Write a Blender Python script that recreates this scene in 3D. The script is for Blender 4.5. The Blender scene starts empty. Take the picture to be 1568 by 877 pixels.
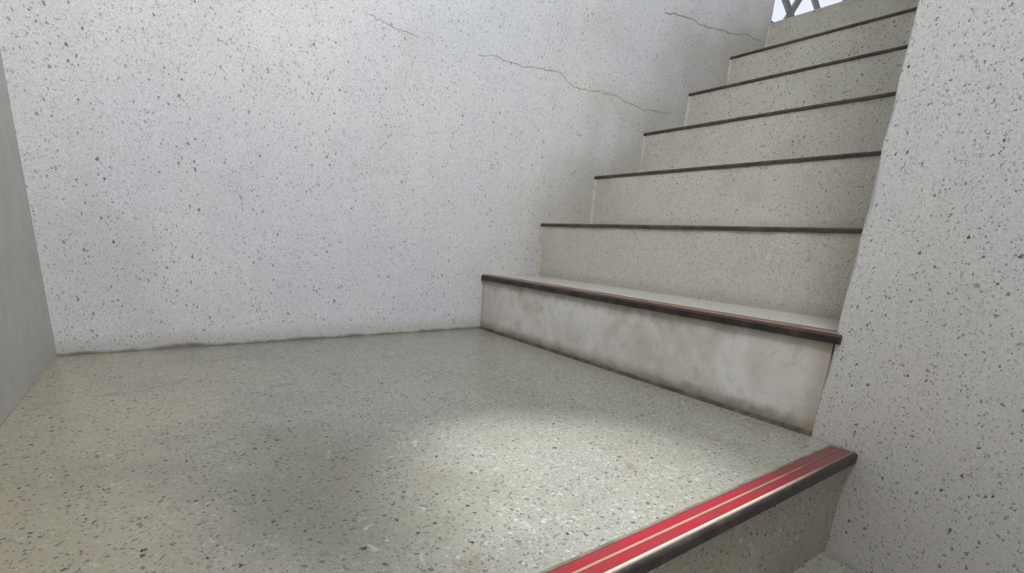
import bpy, bmesh, random
from math import *
from mathutils import Vector, Matrix
random.seed(3)
sc=bpy.context.scene
try:
    sc.view_settings.view_transform='Standard'
except Exception: pass
# ---------- calibrated numbers ----------
f,cx,cy=794.5272,740.1116,595.7089
yaw,pit,rol=-0.5791,-0.287,0.0543
C=Vector((-0.9555,-1.5033,0.3063))
h,g,L=0.1789,0.2411,1.142
sl,sb=-0.0421,0.0443
W=1.1
def wy(x): return x*tan(sb)
F=Vector((-sin(yaw)*cos(pit),cos(yaw)*cos(pit),sin(pit)))
R=Vector((cos(yaw),sin(yaw),0)); U=R.cross(F)
R2=cos(rol)*R+sin(rol)*U; U2=-sin(rol)*R+cos(rol)*U
def ray(u,v): return F+R2*((u-cx)/f)-U2*((v-cy)/f)
def on_plane(u,v,p,n,):
    d=ray(u,v); p=Vector(p); n=Vector(n)
    return C+d*((p-C).dot(n)/d.dot(n))
def on_wall(u,v): return on_plane(u,v,(0,0,0),(-sin(sb),cos(sb),0))
def on_floor(u,v): return on_plane(u,v,(0,0,0),(0,0,1))
cd=bpy.data.cameras.new('camera'); cam=bpy.data.objects.new('camera',cd); sc.collection.objects.link(cam)
M=Matrix((( R2.x,U2.x,-F.x,C.x),(R2.y,U2.y,-F.y,C.y),(R2.z,U2.z,-F.z,C.z),(0,0,0,1)))
cam.matrix_world=M
cd.sensor_width=36; cd.lens=36*f/1568; cd.shift_x=(784-cx)/1568; cd.shift_y=(cy-438.3)/1568; cd.clip_start=.01
sc.camera=cam

# ---------- node helper ----------
class N:
    def __init__(s,name):
        s.m=bpy.data.materials.new(name); s.m.use_nodes=True
        s.t=s.m.node_tree; s.b=s.t.nodes['Principled BSDF']
        s.co=s.t.nodes.new('ShaderNodeNewGeometry').outputs['Position']
    def n(s,ty,**k):
        x=s.t.nodes.new(ty)
        for a,b in k.items(): setattr(x,a,b)
        return x
    def lk(s,a,b): s.t.links.new(a,b)
    def inp(s,sock,v):
        if hasattr(v,'is_linked') or hasattr(v,'links'): s.lk(v,sock)
        else: sock.default_value=v
    def math(s,op,a,b=0.,c=0.,clamp=False):
        x=s.n('ShaderNodeMath',operation=op,use_clamp=clamp)
        s.inp(x.inputs[0],a); s.inp(x.inputs[1],b); s.inp(x.inputs[2],c); return x.outputs[0]
    def mr(s,v,a,b,c=0.,d=1.,smooth=False):
        x=s.n('ShaderNodeMapRange')
        if smooth: x.interpolation_type='SMOOTHSTEP'
        s.inp(x.inputs[0],v)
        for i,q in enumerate((a,b,c,d)): x.inputs[i+1].default_value=q
        return x.outputs[0]
    def noise(s,scale,det=3,rough=.55,vec=None,dist=0):
        x=s.n('ShaderNodeTexNoise'); s.lk(vec or s.co,x.inputs['Vector'])
        x.inputs['Scale'].default_value=scale; x.inputs['Detail'].default_value=det; x.inputs['Roughness'].default_value=rough
        x.inputs['Distortion'].default_value=dist
        return x.outputs
    def voro(s,scale,vec=None,rand=1.):
        x=s.n('ShaderNodeTexVoronoi'); s.lk(vec or s.co,x.inputs['Vector'])
        x.inputs['Scale'].default_value=scale; x.inputs['Randomness'].default_value=rand
        return x.outputs
    def mix(s,fac,a,b,mode='MIX'):
        x=s.n('ShaderNodeMix',data_type='RGBA',blend_type=mode)
        s.inp(x.inputs[0],fac)
        for i,v in ((6,a),(7,b)):
            if isinstance(v,tuple): x.inputs[i].default_value=(v[0],v[1],v[2],1)
            else: s.lk(v,x.inputs[i])
        return x.outputs[2]
    def sep(s,v=None):
        x=s.n('ShaderNodeSeparateXYZ'); s.lk(v or s.co,x.inputs[0]); return x.outputs
    def warp(s,scale,amt,aniso=(1,1,1)):
        nz=s.noise(scale,2)
        a=s.n('ShaderNodeVectorMath',operation='MULTIPLY_ADD')
        s.lk(nz[1],a.inputs[0]); a.inputs[1].default_value=(amt,)*3; s.lk(s.co,a.inputs[2])
        b=s.n('ShaderNodeVectorMath',operation='MULTIPLY'); s.lk(a.outputs[0],b.inputs[0]); b.inputs[1].default_value=aniso
        return b.outputs[0]
    def done(s,col,rough=.5,bump=None,bs=.3,bd=.002,spec=.4,coat=0):
        s.inp(s.b.inputs['Base Color'],col if not isinstance(col,tuple) else (*col,1))
        s.inp(s.b.inputs['Roughness'],rough); s.b.inputs['Specular IOR Level'].default_value=spec
        s.b.inputs['Coat Weight'].default_value=coat
        if bump is not None:
            x=s.n('ShaderNodeBump'); x.inputs['Strength'].default_value=bs; x.inputs['Distance'].default_value=bd
            s.lk(bump,x.inputs['Height']); s.lk(x.outputs[0],s.b.inputs['Normal'])
        return s.m
    def chips(s,scale,dens,size,vec,ch=0,soft=.12,lo=.3,vary=True):
        v=s.voro(scale,vec); r=s.sep(v[1])
        a,b=r[ch],r[(ch+1)%3]
        rad=s.mr(a,1-dens,1.,size*.45,size)
        on=s.math('GREATER_THAN',a,1-dens)
        m=s.mr(s.math('SUBTRACT',rad,v[0]),0.,soft)
        m=s.math('MULTIPLY',m,on)
        if vary: m=s.math('MULTIPLY',m,s.mr(b,0.,1.,lo,1.))
        return m
def terrazzo(name,base,tint,speck,k=1.,dens=.4,size=.34,rough=.55,chips=.3,chipcol=(.85,.85,.83),bs=.35,spec=.4,fn=None,grain=.35,fdens=.6,aniso=(1,1,1),fine_amt=.85):
    s=N(name)
    w=s.warp(150/k,.014*k,aniso)
    d1=s.chips(78/k,dens*.6,size,w,0,lo=.25)       # visible dark chips
    d3=s.chips(112/k,dens*.8,size,w,2,lo=.15)      # medium chips
    d2=s.chips(175/k,fdens,size*1.2,w,1,.2,lo=.2)  # fine dark grains
    l1=s.chips(100/k,.5,.5,w,2,.2,lo=.2)           # pale marble chips
    l2=s.chips(60/k,.35,.45,w,1,.2,lo=.1)
    big=s.noise(1.6,4,.6); med=s.noise(9,4,.6); fine=s.noise(190/k,3,.75)
    c=s.mix(s.mr(big[0],.38,.62),base,tint)
    c=s.mix(s.mr(med[0],.35,.75,0,.3),c,tuple(x*.8 for x in base))
    c=s.mix(s.mr(fine[0],.4,.66,0,grain),c,tuple(x*.45 for x in base))
    c=s.mix(s.math('MULTIPLY',s.math('MAXIMUM',l1,l2),chips),c,chipcol)
    if fn: c=fn(s,c,med,fine)
    c=s.mix(s.math('MULTIPLY',d2,fine_amt),c,speck)
    c=s.mix(s.math('MULTIPLY',d3,.8),c,speck)
    c=s.mix(d1,c,speck)
    pit=s.math('MAXIMUM',s.math('MAXIMUM',d1,d3),s.math('MULTIPLY',d2,.6))
    hgt=s.math('SUBTRACT',s.math('MULTIPLY',fine[0],.3),pit)
    ro=s.mr(med[0],.3,.7,rough-.06,rough+.08)
    ro=s.math('ADD',ro,s.math('MULTIPLY',pit,.2))
    return s.done(c,ro,hgt,bs,.002,spec)

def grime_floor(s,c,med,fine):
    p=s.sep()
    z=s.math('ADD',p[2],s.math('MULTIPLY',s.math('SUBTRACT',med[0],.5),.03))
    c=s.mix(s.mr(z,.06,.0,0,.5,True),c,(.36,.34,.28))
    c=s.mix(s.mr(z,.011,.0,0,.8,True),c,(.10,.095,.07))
    st=s.noise(2.6,4,.6)
    c=s.mix(s.mr(st[0],.52,.72,0,.28,True),c,(.50,.46,.37))
    return c
def grime_shade_stairs(s,c,med,fine):
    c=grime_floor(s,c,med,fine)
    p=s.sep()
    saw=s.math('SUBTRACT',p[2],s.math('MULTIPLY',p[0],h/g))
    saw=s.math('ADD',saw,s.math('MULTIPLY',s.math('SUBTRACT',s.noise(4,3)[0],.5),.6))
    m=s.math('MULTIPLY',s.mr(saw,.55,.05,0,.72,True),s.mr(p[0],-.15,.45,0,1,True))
    c=s.mix(m,c,(.37,.345,.29))  # soft shadow along the stairs plus grime, painted into the wall colour
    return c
def tone_core(s,c,med,fine):
    p=s.sep()
    z=s.math('ADD',p[2],s.math('MULTIPLY',s.math('SUBTRACT',s.noise(3.5,4)[0],.5),.5))
    return s.mix(s.mr(z,.45,-.15,0,.5,True),c,(.47,.43,.38))  # darker, warmer colour towards the bottom of the core wall
m_wall=terrazzo('terrazzo_wall_pale',(.72,.735,.79),(.80,.785,.76),(.20,.19,.175),k=.72,dens=.52,size=.385,rough=.55,fn=grime_shade_stairs,grain=.42,aniso=(1.15,1.15,.75))
m_core=terrazzo('terrazzo_core_pale',(.74,.74,.75),(.78,.765,.735),(.10,.10,.105),k=.64,dens=.48,size=.39,rough=.5,fn=tone_core,grain=.42,aniso=(1.1,1.1,.85))
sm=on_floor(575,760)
def floorfn(s,c,med,fine):
    n=s.noise(3.2,4,.6)
    c=s.mix(s.mr(n[0],.45,.68,0,.5,True),c,(.21,.20,.155))
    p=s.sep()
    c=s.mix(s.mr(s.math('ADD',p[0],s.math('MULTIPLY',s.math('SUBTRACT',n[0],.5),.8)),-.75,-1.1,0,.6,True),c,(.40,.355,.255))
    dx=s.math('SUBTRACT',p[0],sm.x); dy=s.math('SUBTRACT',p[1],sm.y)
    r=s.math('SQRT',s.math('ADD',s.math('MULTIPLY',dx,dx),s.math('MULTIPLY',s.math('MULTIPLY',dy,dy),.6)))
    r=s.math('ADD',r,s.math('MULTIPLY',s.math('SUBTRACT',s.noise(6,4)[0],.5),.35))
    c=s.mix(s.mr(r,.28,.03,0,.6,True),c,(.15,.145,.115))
    n=s.noise(14,3,.6,dist=.6)
    c=s.mix(s.mr(n[0],.64,.76,0,.6,True),c,(.17,.115,.045))
    n=s.noise(22,6,.75,dist=2.2)
    c=s.mix(s.mr(n[0],.60,.68,0,.4,True),c,(.58,.58,.53))
    return c
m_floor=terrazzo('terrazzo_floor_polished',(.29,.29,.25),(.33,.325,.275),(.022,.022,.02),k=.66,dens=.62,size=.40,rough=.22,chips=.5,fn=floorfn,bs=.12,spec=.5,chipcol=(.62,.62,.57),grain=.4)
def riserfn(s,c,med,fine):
    # darker towards the bottom of each riser and beneath each nosing
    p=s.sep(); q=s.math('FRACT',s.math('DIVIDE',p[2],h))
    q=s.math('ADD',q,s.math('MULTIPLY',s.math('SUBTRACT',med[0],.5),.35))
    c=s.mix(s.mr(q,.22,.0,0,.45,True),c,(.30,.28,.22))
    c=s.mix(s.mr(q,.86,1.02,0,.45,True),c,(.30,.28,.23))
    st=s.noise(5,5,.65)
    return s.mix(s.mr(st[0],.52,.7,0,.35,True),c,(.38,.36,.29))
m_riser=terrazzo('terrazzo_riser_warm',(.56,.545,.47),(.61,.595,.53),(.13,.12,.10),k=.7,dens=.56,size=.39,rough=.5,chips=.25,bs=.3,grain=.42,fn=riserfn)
m_low=terrazzo('terrazzo_riser_low_shaded',(.30,.27,.215),(.36,.33,.27),(.05,.045,.038),k=.7,dens=.6,size=.40,rough=.5,chips=.25,bs=.3)  # riser terrazzo with the lower flight's shadow put into its colour
m_tread=terrazzo('terrazzo_tread_grey',(.50,.49,.44),(.54,.53,.48),(.10,.10,.09),k=.7,dens=.4,size=.35,rough=.3,chips=.25,bs=.2)
def plaster(name,a,b,dk,rough=.6,edge=False):
    s=N(name); n1=s.noise(7,6,.65,dist=.8); n2=s.noise(30,4,.6); n3=s.noise(300,2)
    c=s.mix(s.mr(n1[0],.38,.62),a,b)
    c=s.mix(s.mr(n2[0],.5,.75,0,.5),c,dk)
    c=s.mix(s.mr(n3[0],.35,.7,0,.15),c,dk)
    if edge:
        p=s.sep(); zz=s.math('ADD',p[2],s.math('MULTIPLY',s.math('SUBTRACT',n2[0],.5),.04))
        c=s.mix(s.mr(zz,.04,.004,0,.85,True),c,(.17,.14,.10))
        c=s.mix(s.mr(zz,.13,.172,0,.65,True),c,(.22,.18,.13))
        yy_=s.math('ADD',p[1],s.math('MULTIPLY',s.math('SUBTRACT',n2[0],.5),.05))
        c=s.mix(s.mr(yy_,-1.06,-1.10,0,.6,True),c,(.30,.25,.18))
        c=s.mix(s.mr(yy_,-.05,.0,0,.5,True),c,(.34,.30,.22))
    return s.done(c,rough,n2[0],.15,.002)
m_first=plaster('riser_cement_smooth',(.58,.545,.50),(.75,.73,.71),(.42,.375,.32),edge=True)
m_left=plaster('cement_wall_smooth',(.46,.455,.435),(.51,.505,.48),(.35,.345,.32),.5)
def strip(name,a,dk,rough=.45,lo=.45,hi=.7,metal=0):
    s=N(name); n=s.noise(18,5,.7); n2=s.noise(220,2)
    c=s.mix(s.mr(n[0],lo,hi,0,.85),a,dk); c=s.mix(s.mr(n2[0],.5,.75,0,.5),c,dk)
    s.b.inputs['Metallic'].default_value=metal
    return s.done(c,rough,n2[0],.15,.0008)
m_black=strip('nosing_rubber_black',(.022,.018,.017),(.07,.055,.047),.45)
m_brown=strip('nosing_rubber_brown',(.045,.034,.031),(.13,.10,.085),.45)
m_maroon=strip('nosing_insert_worn',(.30,.085,.085),(.15,.075,.065),.3)
s=N('nosing_insert_red'); n=s.noise(18,5,.7); n2=s.noise(220,2); p=s.sep()
c=s.mix(s.mr(n[0],.42,.75,0,.8),(.30,.014,.026),(.17,.035,.036))
c=s.mix(s.mr(s.math('ADD',p[0],s.math('MULTIPLY',n[0],.12)),-.28,-.02,0,.92,True),c,(.14,.055,.055))
c=s.mix(s.mr(n2[0],.5,.75,0,.35),c,(.16,.06,.05)); m_red=s.done(c,.45,n2[0],.15,.0008,.25)
s=N('nosing_rib_cream'); n=s.noise(18,5,.7); p=s.sep()
c=s.mix(s.mr(n[0],.5,.8,0,.5),(.60,.52,.41),(.30,.21,.155))
c=s.mix(s.mr(s.math('ADD',p[0],s.math('MULTIPLY',n[0],.15)),-.24,-.04,0,.94,True),c,(.10,.065,.055)); m_cream=s.done(c,.4)
s=N('nosing_rib_tan'); n=s.noise(18,5,.7); p=s.sep()
c=s.mix(s.mr(n[0],.45,.75,0,.7),(.36,.25,.18),(.19,.10,.075))
c=s.mix(s.mr(s.math('ADD',p[0],s.math('MULTIPLY',n[0],.15)),-.24,-.02,0,.9,True),c,(.10,.06,.05)); m_tan=s.done(c,.4)
m_copper=strip('nosing_rib_worn',(.42,.27,.21),(.20,.11,.085),.3)
m_edge=strip('nosing_edge_metal',(.20,.16,.13),(.08,.06,.05),.4)
m_crack=strip('crack_dark',(.28,.26,.23),(.44,.42,.39),.9)
m_grout=strip('joint_mortar',(.62,.61,.57),(.40,.37,.31),.8)
m_joint=strip('joint_dirt',(.06,.05,.035),(.17,.14,.10),.9)
m_frame=strip('window_frame_dark',(.03,.03,.035),(.05,.05,.05),.4)
s=N('window_glass'); s.b.inputs['Transmission Weight'].default_value=1; s.b.inputs['IOR'].default_value=1.45; m_glass=s.done((.62,.68,.84),.02)

# ---------- mesh helpers ----------
def mesh(name,verts,faces,mat,parent=None,bevel=0,seg=2):
    me=bpy.data.meshes.new(name); me.from_pydata([tuple(v) for v in verts],[],faces); me.validate()
    bm=bmesh.new(); bm.from_mesh(me); bmesh.ops.recalc_face_normals(bm,faces=bm.faces); bm.to_mesh(me); bm.free()
    me.materials.append(mat); o=bpy.data.objects.new(name,me); sc.collection.objects.link(o)
    if parent: o.parent=parent
    if bevel:
        b=o.modifiers.new('b','BEVEL'); b.width=bevel; b.segments=seg; b.limit_method='ANGLE'
    return o
def prism(name,poly,z0,z1,mat,parent=None,bevel=0):
    n=len(poly); v=[(x,y,z0) for x,y in poly]+[(x,y,z1) for x,y in poly]
    fc=[tuple(range(n)),tuple(range(n,2*n))]+[(i,(i+1)%n,(i+1)%n+n,i+n) for i in range(n)]
    return mesh(name,v,fc,mat,parent,bevel)
def sweep(name,A,B,inward,prof,mat,parent=None,bevel=0,segs=1,jit=0):
    """profile swept A->B; optional small irregularity along the run"""
    A=Vector(A);B=Vector(B);I=Vector(inward).normalized(); n=len(prof); v=[];fc=[]
    for s_ in range(segs+1):
        o=A.lerp(B,s_/segs); jt=random.uniform(-jit,jit); jz=random.uniform(-jit,jit)*.6
        v+=[o+I*(t+(jt if t<=.004 else 0))+Vector((0,0,z+(jz if z<-.003 else 0))) for t,z in prof]
        if s_:
            a=(s_-1)*n
            fc+=[(a+i,a+(i+1)%n,a+(i+1)%n+n,a+i+n) for i in range(n)]
    fc+=[tuple(range(n)),tuple(range(segs*n,segs*n+n))]
    return mesh(name,v,fc,mat,parent,bevel)
def rect(t0,t1,z0,z1): return [(t0,z0),(t1,z0),(t1,z1),(t0,z1)]
def empty(name):
    e=bpy.data.objects.new(name,None); sc.collection.objects.link(e); return e

TOP=2.75; BOT=-.9
x1=6*g+.012
lx,ly=-L,wy(-L)
x0=-L
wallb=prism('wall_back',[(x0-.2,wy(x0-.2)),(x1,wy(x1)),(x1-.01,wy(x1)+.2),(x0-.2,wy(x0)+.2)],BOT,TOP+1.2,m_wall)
d=Vector((sin(sl),-cos(sl)))
q=Vector((lx,ly))+d*2.6
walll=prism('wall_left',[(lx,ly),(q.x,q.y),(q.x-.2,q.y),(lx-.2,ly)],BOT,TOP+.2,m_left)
cdx=-.024/.084
def corex(y): return (-W-y)*cdx
YE=-2.6
core=[(0.0,-W),(corex(-W-.011),-W-.011)]
for i in range(1,7): core.append((corex(-W-i*.25),-W-i*.25))
core+=[(.17,YE),(.17,-W-.16),(2.9,-W-.16),(2.9,-W),(.03,-W)]
rows=110; vs=[];fs=[]
zs=[BOT+(TOP+1.2-BOT)*i/rows for i in range(rows+1)]
for z in zs:
    cfr=random.choice((.001,.0015,.002,.003,.006,.009)) if z>.05 else .001
    a=Vector((core[1][0],core[1][1]+W)).normalized()*cfr
    poly=[(a.x,-W+a.y),(cfr*.8,-W)]; poly=[poly[0]]+core[1:]+[poly[1]]
    vs+=[(x,y,z) for x,y in poly]
m_=len(core)+1
for r_ in range(rows):
    o_=r_*m_
    fs+=[(o_+i,o_+(i+1)%m_,o_+(i+1)%m_+m_,o_+i+m_) for i in range(m_)]
fs+=[tuple(range(m_)),tuple(range(rows*m_,rows*m_+m_))]
wallc=mesh('wall_core',vs,fs,m_core)
# ---- landing edge line measured on the floor plane
P0=on_floor(1306,698); P1=on_floor(948,877); Q0=on_floor(1268,685); Q1=on_floor(832,877)
ed=(P1-P0).normalized(); I2=Vector((-ed.y,ed.x,0)); I2=I2 if I2.y>0 else -I2
yy=P0.y
for _ in range(20):
    t=(corex(yy)-P0.x)/ed.x; yy=P0.y+ed.y*t
A=Vector((corex(yy),yy,0))
dl=Vector((d.x,d.y,0)); lp=Vector((lx,ly,0))
den=ed.x*dl.y-ed.y*dl.x; tt=((lp.x-A.x)*dl.y-(lp.y-A.y)*dl.x)/den
B=A+ed*(tt-.004)
wid=(((Q0-P0).dot(I2))+((Q1-P0).dot(I2)))/2
wid=max(.025,min(.07,wid))
Ain=A+I2*.02; Bin=B+I2*.02
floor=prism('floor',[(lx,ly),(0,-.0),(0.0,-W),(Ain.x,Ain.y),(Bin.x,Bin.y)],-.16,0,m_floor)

# ---- upper flight
up=empty('staircase')
YR=-W
for k in range(7):
    x=k*g; zt=(k+1)*h
    yb=wy(x)
    d0=k*h
    depth=g+.05 if k<6 else 1.4
    mat=m_first if k==0 else m_riser
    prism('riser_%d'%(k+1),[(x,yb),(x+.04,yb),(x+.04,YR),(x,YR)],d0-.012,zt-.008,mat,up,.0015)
    prism('tread_%d'%(k+1),[(x+.002,yb),(x+depth,wy(x+depth)),(x+depth,YR),(x+.002,YR)],zt-.03,zt,m_tread,up)
    ya=wy(x)-.001
    yn=-W-.012 if k==0 else -W
    if k==0:
        a=(x-.006,ya,zt);b=(x-.006,yn,zt)
        sweep('nosing_lip',a,b,(1,0,0),[(0,-.013),(.008,-.015),(.02,-.014),(.02,.002),(.004,.002),(0,-.002)],m_black,up,0,60,.0008)
        sweep('nosing_rib',a,b,(1,0,0),rect(.005,.011,.001,.0042),m_copper,up)
        sweep('nosing_insert',a,b,(1,0,0),rect(.011,.028,0,.0036),m_maroon,up)
        sweep('nosing_back',a,b,(1,0,0),rect(.028,.034,0,.0042),m_edge,up)
    elif k<6:
        a=(x-.004,ya,zt);b=(x-.004,yn,zt)
        sweep('nosing_lip_%d'%(k+1),a,b,(1,0,0),[(0,-.007),(.02,-.007),(.02,.0015),(.003,.0015),(0,-.001)],m_brown,up,0,60,.001)
        sweep('nosing_rib_%d'%(k+1),a,b,(1,0,0),rect(.012,.03,.0005,.0022),m_edge,up)
    if k: prism('joint_%d'%(k+1),[(x-.003,wy(x)-.010),(x-.003,wy(x)),(x+.002,wy(x)),(x+.002,wy(x)-.010)],d0,zt-.01,m_grout,up)
sweep('joint_base',(0,0,0),(0,-W,0),(-1,0,0),[(0,0),(.005,0),(.001,.007),(0,.008)],m_joint,up,0,50,.0015)
# ---- landing nosing + lower flight
lo=empty('staircase.001')
kx=wid/.046
def T(a): return a*kx
sweep('nosing_lip',A,B,I2,[(-.004,-.013),(.004,-.015),(T(.012),-.012),(T(.012),.003),(-.002,.003),(-.004,0)],m_black,lo,.001)
sweep('nosing_rib_front',A,B,I2,[(0,0),(T(.005),0),(T(.005),.0055),(.001,.0055)],m_cream,lo,.0008)
sweep('nosing_insert_front',A,B,I2,rect(T(.005),T(.022),-.005,.0035),m_red,lo)
sweep('nosing_rib_mid',A,B,I2,rect(T(.022),T(.026),-.005,.0045),m_tan,lo,.0008)
sweep('nosing_insert_back',A,B,I2,rect(T(.026),T(.041),-.005,.0035),m_red,lo)
sweep('nosing_rib_back',A,B,I2,rect(T(.041),T(.046),-.005,.0045),m_edge,lo,.0008)
def sh(P,t,z=0): return P+I2*t+Vector((0,0,z))
for k in range(3):
    a=sh(A,.006-k*g); b=sh(B,.006-k*g); zt=-k*h
    a.x=corex(a.y)
    a2=sh(a,.04); b2=sh(b,.04); a0=sh(a,-g); a0.x=corex(a0.y); b0=sh(b,-g)
    prism('riser_%d'%(k+1),[(a.x,a.y),(b.x,b.y),(b2.x,b2.y),(a2.x,a2.y)],zt-h,zt-.006,m_low,lo)
    prism('tread_%d'%(k+1),[(a2.x,a2.y),(b2.x,b2.y),(b0.x,b0.y),(a0.x,a0.y)],zt-h-.03,zt-h,m_floor,lo)
    sweep('nosing_lip_%d'%(k+2),a0,b0,I2,[(-.006,-.014),(.03,-.012),(.03,.003),(-.003,.003)],m_black,lo).location.z=zt-h

# ---- cracks in the back wall (thin ribbons lying on the plaster)
nrm=Vector((sin(sb),-cos(sb),0))
def crack(pts,w=.0012,sub=7,amp=.006):
    P=[on_wall(*p) for p in pts]; Q=[]
    for a,b in zip(P,P[1:]):
        for i in range(sub):
            t=i/sub; Q.append(a.lerp(b,t)+Vector((random.uniform(-amp,amp),0,random.uniform(-amp,amp))))
    Q.append(P[-1]); vs=[];fs=[]
    for i,qv in enumerate(Q):
        dd=(Q[min(i+1,len(Q)-1)]-Q[max(i-1,0)]).normalized(); sd=dd.cross(nrm).normalized()
        ww=w*random.uniform(.4,1.2)*.5
        x=qv.x; base=Vector((x,wy(x),qv.z))+nrm*.0006
        vs+= [base+sd*ww,base-sd*ww]
        if i: fs.append((2*i-2,2*i-1,2*i+1,2*i))
    mesh('crack_line',vs,fs,m_crack,wallb)
crack([(735,82),(800,100),(852,108),(880,132),(905,140),(930,142),(950,150),(985,168),(1030,172)],.0018)
crack([(560,22),(600,40),(640,58)],.0012)
crack([(1020,18),(1050,24),(1075,38),(1100,45),(1120,50),(1138,52),(1165,62)],.0032,5)

# ---- window at the head of the stairs
win=empty('window_1')
WX0=x1; WX1=x1+1.5; wz0=7*h+.02; wz1=TOP+.9
def bar(name,a,b,w,mat=m_frame):
    a=Vector(a);b=Vector(b);dd=(b-a).normalized(); s1=nrm.copy(); s2=dd.cross(s1).normalized()
    vs=[]
    for p in (a,b):
        for i,j in ((-1,-1),(1,-1),(1,1),(-1,1)): vs.append(p+s1*i*w*.5+s2*j*w*.5)
    mesh(name,vs,[(0,1,2,3),(4,5,6,7),(0,1,5,4),(1,2,6,5),(2,3,7,6),(3,0,4,7)],mat,win)
def wp(x,z,o=.06): return (x,wy(x)+o,z)
bar('frame_left',wp(WX0+.02,wz0),wp(WX0+.02,wz1),.04)
bar('frame_right',wp(WX1,wz0),wp(WX1,wz1),.04)
bar('frame_sill',wp(WX0,wz0),wp(WX1,wz0),.04)
bar('frame_head',wp(WX0,wz1),wp(WX1,wz1),.04)
for i in range(4):
    xa=WX0+.06+i*.36
    bar('grille_%d'%i,wp(xa,wz0+.22,.09),wp(xa+.36,wz0,.09),.03)
    bar('grille_b%d'%i,wp(xa+.12,wz0,.09),wp(xa+.36,wz0+.32,.09),.03)
bar('grille_rail',wp(WX0,wz0+.34,.09),wp(WX1,wz0+.34,.09),.024)
mesh('pane',[wp(WX0,wz0,.05),wp(WX1,wz0,.05),wp(WX1,wz1,.05),wp(WX0,wz1,.05)],[(0,1,2,3)],m_glass,win)

# ---- light
w=bpy.data.worlds.new('sky'); sc.world=w; w.use_nodes=True
bg=w.node_tree.nodes['Background']; bg.inputs[0].default_value=(.97,.98,1.0,1); bg.inputs[1].default_value=1.06
def area(name,loc,tgt,size,e,col=(1,1,1)):
    l=bpy.data.lights.new(name,'AREA'); l.shape='DISK'; l.size=size; l.energy=e; l.color=col
    o=bpy.data.objects.new(name,l); sc.collection.objects.link(o); o.location=loc
    o.rotation_euler=(Vector(tgt)-Vector(loc)).to_track_quat('-Z','Y').to_euler(); return o
area('core_fill_light',(-.75,-1.6,2.1),(.1,-.5,1.3),.35,27,(.97,.985,1))  # unseen fill light, added to brighten the walls and upper core
l=bpy.data.lights.new('floor_pool_spot','SPOT'); l.energy=360; l.spot_size=radians(14); l.spot_blend=.9; l.shadow_soft_size=.04; l.color=(.97,.985,1)  # added spot without a real fixture, makes the bright pool on the landing
o=bpy.data.objects.new('floor_pool_spot',l); sc.collection.objects.link(o); o.location=(-.45,-1.1,2.6)
tg=on_floor(885,735)
o.rotation_euler=(tg-o.location).to_track_quat('-Z','Y').to_euler()
